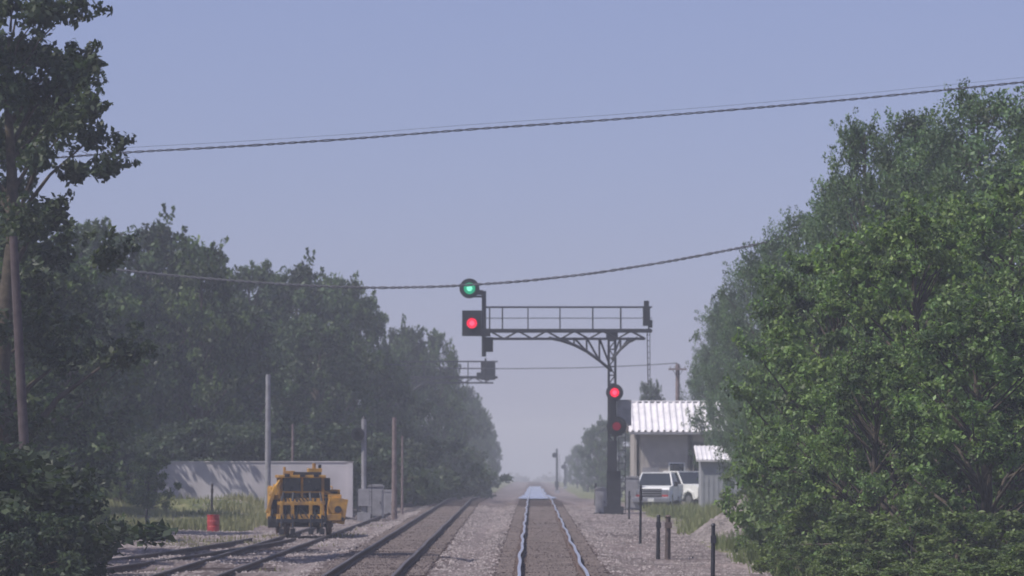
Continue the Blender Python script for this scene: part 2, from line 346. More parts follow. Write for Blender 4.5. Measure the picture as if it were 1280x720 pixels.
# right side
put('maple_tree', mapleN, 1150, 98, 262, .88, 1.0); put('maple_tree', mapleM, 1055, 106, 310, .8, 2.0); put('maple_tree', mapleM, 1010, 116, 365, .65, 4.0)
put('maple_tree', mapleN, 1260, 104, 225, .9, 3.0); put('maple_tree', mapleM, 1090, 94, 430, .85, 5.0); put('maple_tree', mapleM, 980, 128, 430, .6, .4); put('maple_tree', mapleM, 1230, 91, 370, 1.0, .4)
for px, d, top, me, w in [(1230, 130, 112, locust, .85), (1140, 134, 138, locustB, .65), (1082, 136, 150, locust, .6), (1180, 140, 170, locustB, 1.0), (1290, 126, 130, locustB, 1), (1045, 150, 222, locustB, .7), (1000, 158, 266, locust, .65),
                          (965, 182, 300, locustB, .65), (940, 205, 330, locust, .6), (912, 232, 366, locustB, .6), (900, 262, 405, locust, .6), (882, 280, 430, locustB, .5), (960, 172, 420, locust, .8), (940, 190, 450, locustB, .75), (1010, 140, 400, locustB, .9)]:
    put('locust_tree', me, px, d, top, w)
for a in [(985, 112, 600, 1.1), (1020, 96, 630, 1.2), (1000, 90, 680, 1.0), (945, 150, 575, 1.0), (1080, 90, 640, 1.4), (1140, 87, 650, 1.4), (1200, 86, 640, 1.4), (1260, 87, 640, 1.4), (1060, 84, 680, 1.2), (965, 100, 665, .7), (938, 128, 655, .6), (960, 122, 610, .9),
          (1040, 80, 695, 1.2), (1100, 79, 690, 1.5), (1160, 80, 690, 1.5), (1220, 79, 685, 1.5), (1280, 80, 680, 1.5), (985, 84, 700, .9), (1070, 74, 712, 1.8), (1130, 73, 710, 1.8), (1190, 74, 705, 1.8), (1250, 73, 705, 1.8)]:
    put('green_shrub', bushG, *a)
put('oak_tree', oakA, 752, 430, 525, .7); put('oak_tree', oakC, 735, 520, 540, .6); put('oak_tree', oakB, 722, 640, 556, .6); put('oak_tree', oakB, 775, 400, 520, .8); put('oak_tree', oakC, 812, 330, 478, .45); put('oak_tree', oakA, 712, 800, 570, .6)

n = 260; c = np.stack([np.concatenate([RNG.uniform(-160, -12, n//2), RNG.uniform(12, 160, n-n//2)]), RNG.uniform(900, 1200, n), np.zeros(n)], 1)
c[:, 2] = gz(c[:, 0], c[:, 1])+RNG.uniform(.5, 5.5, n)
c2 = np.stack([RNG.uniform(-400, 400, 300), RNG.uniform(1500, 1700, 300), np.zeros(300)], 1); c2[:, 2] = gz(c2[:, 0], c2[:, 1])+RNG.uniform(-1, 1.2, 300)
c = np.concatenate([c, c2]); LV, LF, LC = leaves(c, np.concatenate([RNG.uniform(2, 4, n), RNG.uniform(2, 4, 300)]), 90, .7, RNG, (.07, .06, .05))
add_obj('distant_trees', raw_mesh('distant_trees', LV, LF, 4, [M_LEAF], col=LC))

def grass_obj(name, n, xr, yr, h, filt=None, cols=((.20, .20, .09), (.07, .11, .035)), w=.035, seed=0):
    r = np.random.default_rng(seed+50)
    x = r.uniform(*xr, n); y = r.uniform(*yr, n); cl = vn(x, y, 2.2, seed)
    k = r.random(n) < np.clip((cl-.25)*2.2, 0.03, 1)
    if filt is not None: k &= filt(x, y)
    x, y, cl = x[k], y[k], cl[k]; n = len(x); z = gz(x, y)
    hh = h*r.uniform(.4, 1.2, n)*(.5+cl); a = r.uniform(0, 6.28, n); dx = np.cos(a)*w; dy = np.sin(a)*w; lx, ly = r.normal(0, .25, n)*hh, r.normal(0, .25, n)*hh
    V = np.stack([np.stack([x-dx, y-dy, z-.03], 1), np.stack([x+dx, y+dy, z-.03], 1), np.stack([x+lx, y+ly, z+hh], 1)], 1).reshape(-1, 3)
    f = vn(x, y, 3.5, seed+4)[:, None]*.7+r.random(n)[:, None]*.3
    c = np.array(cols[0])*f+np.array(cols[1])*(1-f)
    return add_obj(name, raw_mesh(name, V, np.arange(3*n).reshape(-1, 3), 3, [M_GRASS], col=np.repeat(c, 3, 0)))
grass_obj('tall_grass', 60000, (-30, -8.8), (160, 189), .36, lambda x, y: (x < -9.9-(200-y)*.04), cols=((.34, .30, .18), (.17, .19, .09)), seed=1)
grass_obj('tall_grass', 30000, (4.6, 12), (72, 150), .4, lambda x, y: x > 5.2+vn(x, y, 3, 7)*1.6, cols=((.24, .24, .12), (.10, .14, .05)), seed=2)
grass_obj('tall_grass', 20000, (4.6, 12), (150, 235), .42, lambda x, y: (x > 5.2+vn(x, y, 4, 7)*2), cols=((.26, .25, .13), (.13, .17, .07)), seed=3)
grass_obj('tall_grass', 14000, (-24, -14), (88, 150), .28, cols=((.26, .24, .13), (.12, .15, .07)), seed=4)
grass_obj('trackside_weeds', 7000, (-13, -6.2), (88, 170), .13, lambda x, y: (vn(x, y, 4, 12) > .66) & (np.abs(x-xsid(y)) > .9), cols=((.26, .22, .12), (.12, .14, .06)), seed=8)

# gravel pile
m_ = 40; r_ = np.linspace(0, 1, 14); th = np.linspace(0, 2*np.pi, m_, endpoint=False)
RR, TT = np.meshgrid(r_, th); hx, hy = 2.3, 12.0
PX = RR*np.cos(TT)*hx; PY = RR*np.sin(TT)*hy; PZ = (1-RR**1.2)*1.35*(.75+.45*vn(PX*2+40, PY*2, 1.1)) - .2*RR
k = len(r_); idx = np.arange(m_*k).reshape(m_, k); nxt = np.roll(idx, -1, 0)
FA = np.stack([idx[:, :-1].ravel(), idx[:, 1:].ravel(), nxt[:, 1:].ravel(), nxt[:, :-1].ravel()], 1)
M_PILE = paint('pile_gravel', (.27, .235, .22), .95, var=.5, scale=7, bump=.8)
pz0 = float(gz(6.5, 142))
add_obj('gravel_pile', raw_mesh('gravel_pile', np.stack([PX.ravel(), PY.ravel(), PZ.ravel()], 1), FA, 4, [M_PILE]), (7.7, 142, pz0))
def pile_z(x, y):
    R_ = np.sqrt(((x-7.7)/2.3)**2+((y-142)/12.)**2); return pz0+(1-R_**1.2)*1.35*(.75+.45*vn((x-7.7)*2+40, (y-142)*2, 1.1))-.2*R_
stones('gravel_pile_stones', 5000, (5.4, 10), (130, 154), .04, .09, M_STONE, lambda x, y: ((x-7.7)/2.3)**2+((y-142)/12.)**2 < .98, pile_z)

# heat mirage glint on the line beyond the crest, as an added reflective sheet
b = B(); M_MIR = paint('mirage_glint', (.92, .93, 1.0), .22, .95, .05)
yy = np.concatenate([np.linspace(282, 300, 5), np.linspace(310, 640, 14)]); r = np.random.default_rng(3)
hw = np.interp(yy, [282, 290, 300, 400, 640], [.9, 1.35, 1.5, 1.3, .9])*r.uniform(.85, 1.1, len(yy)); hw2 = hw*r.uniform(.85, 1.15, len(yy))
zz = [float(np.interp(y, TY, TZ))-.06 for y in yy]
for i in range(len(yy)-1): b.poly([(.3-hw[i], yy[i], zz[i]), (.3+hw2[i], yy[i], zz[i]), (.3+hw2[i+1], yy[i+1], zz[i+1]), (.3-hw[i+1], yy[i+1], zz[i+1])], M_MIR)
b.obj('heat_mirage_sheet')

# ------------------------------------------------------------ cantilever signal
def searchlight(b, x, y, z, rdisc, lens, core, rl, square=False, facing=-1):
    f = facing
    if square: 
        b.box((x, y, z), (rdisc*1.75, .04, rdisc*2.3), M_BLACK)
    else: b.tube((x, y-.02, z), (x, y+.02, z), rdisc, M_BLACK, 28)
    b.box((x, y-f*.2, z), (.42, .36, .5), M_BLACK)
    for i in range(7):
        t0 = math.pi*(-.15+1.3*i/7); t1 = math.pi*(-.15+1.3*(i+1)/7); r = rl*1.25
        b.poly([(x+r*math.cos(t0), y+f*.03, z+r*math.sin(t0)), (x+r*math.cos(t1), y+f*.03, z+r*math.sin(t1)), (x+r*math.cos(t1), y+f*.4, z+r*math.sin(t1)), (x+r*math.cos(t0), y+f*.4, z+r*math.sin(t0))], M_BLACK)
    if lens:
        b.tube((x, y+f*.02, z), (x, y+f*.06, z), rl, lens, 20); b.tube((x, y+f*.06, z), (x, y+f*.09, z), rl*.5, core, 16)
def cantilever(b, xm, xa, xb, y, z0, zc, zr, posts, railw=.035, W=1.0):
    for yy in (y-W/2, y+W/2):
        b.box(((xa+xb)/2, yy, zc), (abs(xb-xa), .09, .14), M_STEEL); b.box(((xa+xb)/2, yy, zc-.40), (abs(xb-xa)*.92, .07, .10), M_STEEL)
        b.box(((xa+xb)/2, yy, zr), (abs(xb-xa), railw*1.6, railw*1.6), M_STEEL)
        b.box(((xa+xb)/2, yy, (zr+zc)/2+.05), (abs(xb-xa), .02, .02), M_STEEL)
        for p in posts: b.box((p, yy, (zr+zc)/2), (.06, .06, zr-zc), M_STEEL)
        n = int(abs(xb-xa)/.75); st = (xb-xa)*.92/n; o = xa+(xb-xa)*.04
        for i in range(n): b.tube((o+i*st, yy, zc-.40 if i % 2 else zc), (o+(i+1)*st, yy, zc if i % 2 else zc-.40), .035, M_STEEL, 5)
    b.box(((xa+xb)/2, y, zc+.09), (abs(xb-xa)*.99, W*.9, .035), M_STEEL)
    for sx in (-.17, .17):
        for sy in (-.17, .17): b.box((xm+sx, y+sy, (z0+zc)/2), (.12, .12, zc-z0), M_STEEL)
    n = int((zc-z0)/.45)
    for i in range(n):
        za = z0+i*.45; s = 1 if i % 2 else -1
        b.tube((xm-.17*s, y-.2, za), (xm+.17*s, y-.2, za+.45), .035, M_STEEL, 5); b.tube((xm-.2, y-.17*s, za), (xm-.2, y+.17*s, za+.45), .03, M_STEEL, 5); b.tube((xm+.2, y+.17*s, za), (xm+.2, y-.17*s, za+.45), .03, M_STEEL, 5)
        b.box((xm, y-.17, za), (.34, .03, .07), M_STEEL)
def knee(b, xm, y, zlow, xe, zc, W, nweb=5, bow=.25):
    for yy in (y-W/2, y+W/2):
        pl = []
        for i in range(nweb+1):
            t = i/nweb; pl.append((xm+(xe-xm)*t, yy, zlow+(zc-zlow)*t+bow*math.sin(math.pi*t)))
        for i in range(nweb):
            b.tube(pl[i], pl[i+1], .075, M_STEEL, 6)
            b.tube(pl[i], (pl[i+1][0], yy, zc), .045, M_STEEL, 5)
            b.tube(pl[i+1], (pl[i+1][0], yy, zc), .045, M_STEEL, 5)
D = 208.0; X = lambda p: wx(p, D); Zp = lambda p: wz(p, D)
b = B(); zc = Zp(414); z0 = -.3
cantilever(b, X(765), X(604), X(815), D, z0, zc, Zp(384), [X(p) for p in (612, 628, 660, 700, 741, 776, 811)])
knee(b, X(765), D, Zp(464), X(686), zc-.35, .9, 5, .35); knee(b, X(765), D, Zp(450), X(797), zc-.35, .9, 3, .2)
b.box((X(765), D, zc-.2), (.6, .9, .5), M_STEEL)
b.tube((X(605), D-.3, Zp(446)), (X(605), D-.3, Zp(364)), .12, M_STEEL, 10)
b.box((X(611), D-.3, Zp(431)), (.45, .5, .75), M_BLACK); b.box((X(607), D-.3, Zp(416)), (.5, .6, .4), M_STEEL)
b.box((X(598), D-.3, Zp(371)), (.5, .1, .1), M_STEEL); b.box((X(598), D-.3, Zp(408)), (.6, .12, .12), M_STEEL); b.box((X(600), D-.3, Zp(366)), (.3, .3, .25), M_BLACK)
searchlight(b, X(587), D-.45, Zp(361), .52, M_GREEN, M_GREENC, .30); searchlight(b, X(590), D-.45, Zp(404.5), .58, M_RED, M_REDC, .27, True)
b.box((X(808), D-.2, Zp(396)), (.36, .7, .95), M_BLACK); b.box((X(808), D-.2, Zp(380)), (.26, .5, .3), M_BLACK); b.box((X(813), D-.2, Zp(405)), (.2, .4, .4), M_BLACK)
b.tube((X(809), D, zc), (X(810), D, Zp(481)), .03, M_STEEL, 6); b.tube((X(812.5), D, zc), (X(812.5), D, Zp(478)), .02, M_STEEL, 6)
for i in range(9): b.box((X(811), D, zc-.3*i-.2), (.14, .03, .03), M_STEEL)
searchlight(b, X(768), D-.45, Zp(491), .45, M_RED, M_REDC, .24); searchlight(b, X(770.5), D-.45, Zp(533), .52, M_REDDIM, M_REDDIM, .22)
b.box((X(766), D-.3, Zp(512)), (.3, .3, 2.2), M_BLACK)
b.box((X(780), D+.1, Zp(516)), (.75, .5, 1.35), M_SILVER)
b.box((X(767), D, 1.0), (.72, .6, 1.9), M_STEEL); b.box((X(767), D, z0+.15), (1.0, 1.0, .5), M_STEEL); b.box((X(765), D-.2, 2.7), (.5, .5, 1.6), M_STEEL)
for sx in (.35, .7): b.tube((X(765)+sx, D+.5, z0), (X(765)+sx, D+.5, Zp(500)), .022, M_STEEL, 5)
for i in range(17): b.box((X(765)+.52, D+.5, z0+.33*i), (.35, .025, .025), M_STEEL)
b.obj('cantilever_signal')

D2 = 300.; X = lambda p: wx(p, D2); Zp = lambda p: wz(p, D2); b = B()
cantilever(b, X(497), X(622), X(490), D2, -.6, Zp(472), Zp(452), [X(p) for p in (604, 585, 567, 550, 530, 510)], .05)
knee(b, X(497), D2, Zp(505), X(545), Zp(474), .9, 4, .3)
searchlight(b, X(610), D2+.6, Zp(463), .62, None, None, .2, True, 1); b.box((X(612), D2, Zp(463)), (.6, .7, 1.2), M_BLACK); b.box((X(600), D2, Zp(470)), (.5, .6, .5), M_BLACK)
b.tube((X(607), D2, Zp(476)), (X(607), D2, Zp(448)), .07, M_STEEL, 8)
b.obj('cantilever_signal')

def pole(name, px, d, top, r, mat, arm=None, taper=.7, lean=0):
    b = B(); x = wx(px, d); z = float(gz(x, d)); h = wz(top, d)-z
    b.tube((0, 0, -.2), (lean, 0, h), r, mat, 12, r*taper)
    if arm:
        for k_, (zz, w) in enumerate(arm):
            b.box((lean, -r, h-zz), (w, .1, .12), M_WOODP)
            for s in np.linspace(-w/2+.12, w/2-.12, 4): b.tube((lean+s, -r, h-zz+.06), (lean+s, -r, h-zz+.22), .04, M_SILVER, 8, .025)
            b.tube((lean-w*.3, -r-.03, h-zz), (lean, -r-.03, h-zz-.55), .02, M_STEEL, 5); b.tube((lean+w*.3, -r-.03, h-zz), (lean, -r-.03, h-zz-.55), .02, M_STEEL, 5)
    return b.obj(name, (x, d, z))
pole('utility_pole', 40, 101, 295, .14, M_WOODD, None, .75, -.5)
pole('utility_pole', 335, 182, 468, .15, M_SILVER)
pole('utility_pole', 493, 190, 522, .14, M_WOODP)
pole('utility_pole', 847, 262, 455, .19, M_WOODP, [(.35, 1.2)])
pole('utility_pole', 366, 196, 530, .08, M_WOODP); pole('utility_pole', 503, 205, 545, .07, M_WOODP)
def dwarf(name, px, d, top, sil=True, face=True):
    b = B(); x = wx(px, d); z = float(gz(x, d)); h = wz(top, d)-z
    b.tube((0, 0, 0), (0, 0, h), .12, M_SILVER if sil else M_STEEL, 10); b.box((0, 0, .15), (.6, .6, .5), M_SILVER)
    b.box((0, 0, 1.1), (.5, .4, .8), M_SILVER if sil else M_STEEL)
    searchlight(b, -.28, -.25, h-.7, .32, M_REDDIM if not face else None, M_REDDIM, .12)
    b.box((-.12, -.1, h-.7), (.3, .08, .08), M_STEEL); b.tube((0, 0, h), (0, 0, h+.15), .12, M_STEEL, 8, .03)
    for s in (.12, .36): b.tube((s, .15, 0), (s, .15, h-.5), .018, M_STEEL, 5)
    for i in range(int(h/.35)-2): b.box((.24, .15, .3+.35*i), (.24, .02, .02), M_STEEL)
    return b.obj(name, (x, d, z))
dwarf('mast_signal', 455, 186, 524); dwarf('mast_signal', 696, 500, 562, False); dwarf('mast_signal', 706, 620, 578, False)
def cabinet(px, d, w, h, name='relay_cabinet'):
    b = B(); x = wx(px, d); z = float(gz(x, d))
    b.box((0, 0, h/2), (w, w*.8, h), M_SILVER); b.prism([(-w*.56, h+.002), (w*.56, h+.002), (w*.4, h+.12), (-w*.4, h+.12)], -w*.45, w*.45, M_SILVER)
    b.box((0, -w*.4-.012, h*.5), (w*.82, .02, h*.85), M_SILVER); b.box((w*.3, -w*.4-.04, h*.5), (.04, .04, .14), M_STEEL); b.box((0, 0, .02), (w*1.3, w*1.1, .12), M_STEEL)
    return b.obj(name, (x, d, z), bevel=.015)
cabinet(470, 193, .75, 1.5); cabinet(751, 212, .6, 1.3); cabinet(486, 205, .5, 1.2); cabinet(790, 226, .8, 1.8)
def post(px, d, h, r=.06, mat=M_STEEL, cap=True):
    b = B(); x = wx(px, d); z = float(gz(x, d)); b.tube((0, 0, -.1), (.02, 0, h), r, mat, 8, r*.85)
    if cap: b.tube((.02, 0, h), (.02, 0, h+.05), r*1.25, mat, 8, r*.5); b.box((.02, -r-.01, h*.8), (r*2.4, .02, .16), mat)
    return b.obj('marker_post', (x, d, z))
post(800, 132, 1.9, .045); post(822, 113, 1.2, .06); post(834, 113, 1.2, .085, M_TIE); post(890, 86, 1.5, .05); post(183, 131, 1.2, .04); post(265, 172, 1.3, .05, M_TIE); post(438, 250, 2.0, .06); post(447, 200, 1.2, .05); post(744, 250, 1.4, .07); post(786, 190, 1.3, .05)
b = B(); 
for i, (z, r) in enumerate([(0, .24), (.2, .25), (.22, .235), (.42, .25), (.44, .235), (.64, .24)]):
    if i: b.tube((0, 0, pz), (0, 0, z), pr, M_REDPAINT, 18, r)
    pz, pr = z, r
b.tube((0, 0, .64), (0, 0, .66), .25, M_REDPAINT, 18); b.tube((.1, .05, .66), (.1, .05, .69), .04, M_STEEL, 8)
xx = wx(267, 158); b.obj('red_drum', (xx, 158, float(gz(xx, 158))+.02))

# ------------------------------------------------------------ wires
def wire(name, pts, r, twist=.0):
    cu = bpy.data.curves.new(name, 'CURVE'); cu.dimensions = '3D'; cu.bevel_depth = r; cu.bevel_resolution = 1
    P = np.array(pts); t = np.linspace(0, 1, len(P)); k = np.linspace(0, 1, 420)
    Q = np.stack([np.interp(k, t, P[:, i]) for i in range(3)], 1)
    w = np.ones(25)/25; Qp = np.pad(Q, ((12, 12), (0, 0)), 'edge'); Qs = np.stack([np.convolve(Qp[:, i], w, 'valid') for i in range(3)], 1); Qs[0] = Q[0]; Qs[-1] = Q[-1]; Q = Qs
    for ph in ((0, math.pi) if twist else (0,)):
        sp_ = cu.splines.new('POLY'); sp_.points.add(len(Q)-1); a = ph
        for i, q in enumerate(Q):
            a += .75+.35*math.sin(i*.37)*math.sin(i*.11); sp_.points[i].co = (q[0], q[1]+twist*math.cos(a), q[2]+twist*math.sin(a), 1)
    o = bpy.data.objects.new(name, cu); cu.materials.append(M_WIRE); S.collection.objects.link(o); return o
def wp(lst, d): return [(wx(p, dd), dd, wz(q, dd)) for (p, q), dd in zip(lst, d)]
l1 = [(-80, 205), (60, 197), (150, 190), (300, 182), (450, 172), (600, 160), (750, 150), (900, 138), (1050, 125), (1200, 110), (1330, 97)]
wire('overhead_wire', wp(l1, np.linspace(120, 124, 11)), .017, .024)
wire('overhead_wire', wp([(p, q-6) for p, q in l1], np.linspace(122, 126, 11)), .005)
l2 = [(100, 332), (200, 343), (290, 351), (380, 357), (470, 360), (560, 358), (650, 352), (740, 342), (830, 328), (920, 311), (990, 296), (1060, 278)]
wire('overhead_wire', wp(l2, np.linspace(172, 160, 12)), .028, .035)
l3 = [(480, 455), (560, 460), (640, 461), (720, 460), (800, 457), (847, 454)]
wire('overhead_wire', wp(l3, [262]*6), .016, .02)

# ------------------------------------------------------------ maintenance building
bx = bpy.data.objects.new('metal_roof_shed', None); S.collection.objects.link(bx)
D = 242.; x0, x1 = wx(792, D), wx(905, D); ze, zr = wz(538, D), wz(502, D); zb = -.35
M_BEIGE = paint('beige_siding', (.46, .42, .39), .7, var=.22, scale=1.2); M_ROOF = paint('galvanised_roof', (.84, .81, .83), .5, .0, .2, 1.2)
M_DARKIN = paint('dark_interior', (.03, .03, .035), .9)
b = B(); dep = 9.
b.box(((x0+x1)/2-.9, D, (zb+ze)/2), (x1-x0-2.6, .15, ze-zb), M_BEIGE)
b.box((x0+.1, D+dep/2, (zb+ze)/2), (.15, dep-.2, ze-zb), M_BEIGE); b.box((x1, D+dep/2, (zb+ze)/2), (.15, dep-.2, ze-zb), M_BEIGE); b.box(((x0+x1)/2, D+dep, (zb+ze)/2), (x1-x0, .15, ze-zb), M_BEIGE)
b.box((x1-1.0, D+.02, ze-.35), (1.8, .12, .7), M_BEIGE)
for xx in (x0, x1): b.prismx([(D+.05, ze), (D+dep-.05, ze), (D+dep/2, zr-.08)], xx-.07, xx+.07, M_BEIGE)
for i in range(14): b.box((x0+.35+i*.25, D-.085, (zb+ze)/2), (.03, .02, ze-zb-.1), M_BEIGE)
b.obj('walls', parent=bx)
b = B()
for sgn in (0, 1):
    ya, yb = (D-.75, D+dep/2) if not sgn else (D+dep+.45, D+dep/2)
    nr = 16; w = (x1-x0+.6)/nr
    for i in range(nr):
        xa = x0-.3+i*w
        for (u0, u1, h0, h1) in ((0, .35, 0, 0), (.35, .5, 0, .12), (.5, .7, .12, .12), (.7, .85, .12, 0), (.85, 1, 0, 0)):
            b.poly([(xa+u0*w, ya, ze-.1+h0), (xa+u1*w, ya, ze-.1+h1), (xa+u1*w, yb, zr+h1), (xa+u0*w, yb, zr+h0)], M_ROOF)
b.box(((x0+x1)/2, D+dep/2, zr+.09), (x1-x0+.6, .3, .06), M_ROOF); b.box(((x0+x1)/2, D-.76, ze-.17), (x1-x0+.6, .04, .16), M_SILVER)
b.obj('roof', parent=bx)
b = B(); b.box((x0+1.0, D-.1, 1.0), (.95, .05, 2.1), M_SILVER); b.box((x0+2.6, D-.1, 1.9), (1.0, .05, .9), M_WHITE); b.box((x0+2.6, D-.13, 1.9), (.85, .03, .75), M_GLASS)
b.obj('door_and_window', parent=bx)
b = B(); b.box((x1-1.0, D+.3, 1.3), (1.75, .05, 3.2), M_DARKIN)
for i in range(6): b.box((x1-1.0, D+.26, .0+.5*i), (1.75, .03, .04), M_STEEL)
b.obj('garage_door', parent=bx)

ax_ = bpy.data.objects.new('storage_shed', None); S.collection.objects.link(ax_)
D = 214.; x0, x1 = wx(876, D), wx(930, D); ze, zr = wz(577, D), wz(557, D); M_GREY = paint('grey_siding', (.34, .35, .38), .7, var=.15)
b = B(); b.box(((x0+x1)/2, D+1.5, (ze-.35)/2), (x1-x0, 3, ze+.35), M_GREY)
for i in range(9): b.box((x0+.12+i*.26, D-.012, (ze-.35)/2), (.04, .02, ze+.3), M_GREY)
b.obj('walls', parent=ax_)
b = B(); b.prismx([(D-.25, ze), (D+3.25, ze+.75), (D+3.25, ze+.85), (D-.25, ze+.1)], x0-.25, x1+.2, M_ROOF)
for i in range(11): b.prismx([(D-.26, ze+.1), (D+3.25, ze+.85), (D+3.25, ze+.9), (D-.26, ze+.15)], x0-.2+i*.24, x0-.16+i*.24, M_ROOF)
b.obj('roof', parent=ax_)

D = 190.; x0, x1 = wx(198, D), wx(441, D); M_BLOCK = paint('pale_block_wall', (.60, .56, .60), .9, var=.3, scale=.6)
b = B(); zt = wz(578, D); b.box(((x0+x1)/2, D, zt/2-.1), (x1-x0, .2, zt+.2), M_BLOCK)
b.box(((x0+x1)/2, D, zt+.03), (x1-x0+.1, .26, .06), M_BLOCK)
for xx in (x0+.12, x1-.12): b.box((xx, D, zt/2-.08), (.26, .26, zt+.26), M_BLOCK)
b.obj('block_wall')

# ------------------------------------------------------------ pickup truck (front faces -Y)
def pickup(name, loc, rz):
    b = B()
    hood = [(-2.75, .55), (-2.75, 1.02), (-2.6, 1.14), (-1.35, 1.22), (-1.35, .45), (-2.6, .45)]
    b.prismx(hood, -.94, .94, M_WHITE)
    b.prismx([(-1.35, .45), (-1.35, 1.22), (.75, 1.2), (.75, .45)], -.97, .97, M_WHITE)
    vs = [(-.93, -1.35, 1.21), (.93, -1.35, 1.21), (.93, .75, 1.21), (-.93, .75, 1.21), (-.74, -.68, 1.84), (.74, -.68, 1.84), (.74, .58, 1.84), (-.74, .58, 1.84)]
    b.add(vs, [(4, 5, 6, 7), (0, 1, 5, 4), (1, 2, 6, 5), (2, 3, 7, 6), (3, 0, 4, 7)], M_GLASS)
    b.box((0, -.05, 1.86), (1.5, 1.28, .06), M_WHITE)
    for s in (-1, 1):
        b.tube((s*.93, -1.35, 1.2), (s*.75, -.68, 1.84), .045, M_WHITE, 6); b.tube((s*.93, .75, 1.2), (s*.75, .58, 1.84), .06, M_WHITE, 6); b.tube((s*.95, -.1, 1.2), (s*.76, -.05, 1.84), .045, M_WHITE, 6)
        b.box((s*.95, 1.8, .95), (.1, 2.1, .62), M_WHITE)
        b.box((s*1.1, -1.15, 1.3), (.2, .1, .24), M_BLACK)
        b.box((s*.72, -2.765, .9), (.34, .05, .24), M_CHROME); b.box((s*.72, -2.77, .72), (.34, .05, .08), M_REDPAINT)
        for y in (-1.95, 1.75):
            b.tube((s*.98, y, .4), (s*.72, y, .4), .4, M_RUBBER, 22); b.tube((s*.99, y, .4), (s*.96, y, .4), .22, M_CHROME, 16)
            b.prismx([(y-.55, .42), (y-.42, .8), (y, .95), (y+.42, .8), (y+.55, .42), (y+.47, .42), (y+.35, .72), (y, .86), (y-.35, .72), (y-.47, .42)], s*.96, s*1.02, M_WHITE)
    b.box((0, 2.83, .95), (1.9, .08, .62), M_WHITE); b.box((0, 1.8, .66), (1.8, 2.0, .08), M_BLACK)
    b.box((0, -2.77, .86), (1.1, .05, .42), M_BLACK)
    for z in (.76, .88, 1.0): b.box((0, -2.8, z), (1.08, .03, .03), M_CHROME)
    b.box((0, -2.85, .5), (1.95, .18, .2), M_CHROME); b.box((0, -2.95, .5), (.32, .02, .16), M_WHITE); b.box((0, -2.7, .33), (1.7, .1, .2), M_BLACK)
    b.box((0, .1, .4), (.9, 4.8, .2), M_BLACK)
    o = b.obj(name, loc, rz, bevel=.02); o.scale = (1.08, 1.08, 1.12); return o
pickup('pickup_truck', (wx(824, 226), 228.5, float(gz(7.1, 226))+.02), math.radians(-9))
pickup('pickup_truck', (wx(852, 236), 237.0, float(gz(8.6, 236))+.02), math.radians(35))

# ------------------------------------------------------------ yellow track machine
b = B()
def bx_(c, d, m=M_YEL, R=None): b.box(c, d, m, R)
bx_((0, 1.6, .62), (2.3, 5.2, .22)); 
for s in (-.755, .755):
    for y in (-.5, 3.4):
        b.tube((s-.07, y, .33), (s+.07, y, .33), .34, M_RUST, 22); b.tube((s-.1, y, .33), (s-.07, y, .33), .38, M_RUST, 22)
b.tube((-.9, -.5, .33), (.9, -.5, .33), .06, M_STEEL, 8); b.tube((-.9, 3.4, .33), (.9, 3.4, .33), .06, M_STEEL, 8)
bx_((-.2, .5, 1.0), (1.6, 1.5, .6)); bx_((-.2, .5, 1.66), (1.46, 1.36, .74), M_GLASS)
for sx in (-1, 1):
    for sy in (-1, 1): bx_((-.2+sx*.75, .5+sy*.7, 1.66), (.1, .1, .78))
bx_((-.2, -.2, 1.66), (.08, .06, .74)); bx_((-.2, -.2, 1.52), (1.5, .05, .06)); bx_((-.2, .5, 2.08), (1.7, 1.75, .10)); bx_((.0, .5, 2.18), (1.0, 1.2, .12), M_STEEL); bx_((.3, .4, 2.30), (.5, .6, .14)); bx_((-.6, .3, 2.2), (.35, .5, .16))
bx_((-.25, -.27, .95), (1.25, .06, .3), M_BLACK)
b.tube((.3, .6, 2.3), (.3, .6, 2.55), .07, M_YEL, 10); b.tube((.62, 1.9, 1.6), (.62, 1.9, 2.5), .06, M_STEEL, 8); b.tube((-.8, .2, 2.1), (-.8, .2, 2.42), .05, M_YEL, 8)
for sx in (-.75, -.2, .3): b.box((sx, -.38, 2.12), (.18, .12, .12), M_STEEL)
bx_((1.02, -.3, .86), (.66, .9, .9), M_YEL, Matrix.Rotation(.16, 3, 'Y')); bx_((.96, -.3, 1.36), (.46, .6, .14)); b.tube((1.05, -.78, .9), (1.05, -.76, .9), .13, M_STEEL, 18); b.tube((.74, -.55, 1.4), (1.2, -.6, 1.05), .05, M_BLACK, 8); bx_((1.02, -.76, .55), (.5, .06, .12), M_BLACK)
bx_((.85, 1.5, 1.2), (.8, 1.8, .8)); b.tube((.55, -.1, 1.55), (1.15, -.1, 1.3), .06, M_YEL, 8); bx_((.7, .9, 1.8), (.35, .9, .45), M_STEEL)
for i in range(6): bx_((.85, .58, .9+i*.12), (.6, .03, .05), M_BLACK)
for sx in (-1.0, -.6, .05, .45):
    bx_((sx, -.95, .75), (.12, .16, .9)); b.tube((sx, -1.05, .25), (sx, -.98, .75), .05, M_STEEL, 8); b.tube((sx, -.95, 1.15), (sx*.9, -.7, 1.5), .05, M_STEEL, 8); bx_((sx, -1.08, .12), (.18, .05, .22), M_STEEL)
    b.tube((sx+.13, -1.02, .45), (sx+.17, -.9, 1.3), .045, M_BLACK, 8)
bx_((-.28, -.95, 1.12), (1.7, .14, .12)); bx_((-.28, -1.0, .5), (1.8, .1, .14), M_STEEL); bx_((-.25, -.85, .8), (1.4, .08, .45), M_BLACK)
bx_((-1.2, .0, 1.0), (.3, .9, .85)); bx_((-1.32, -.5, 1.25), (.12, .1, 1.0), R=Matrix.Rotation(.3, 3, 'Y')); bx_((-1.25, -.3, .45), (.34, .5, .4), M_STEEL); bx_((-1.22, -.47, 1.0), (.2, .04, .5), M_BLACK)
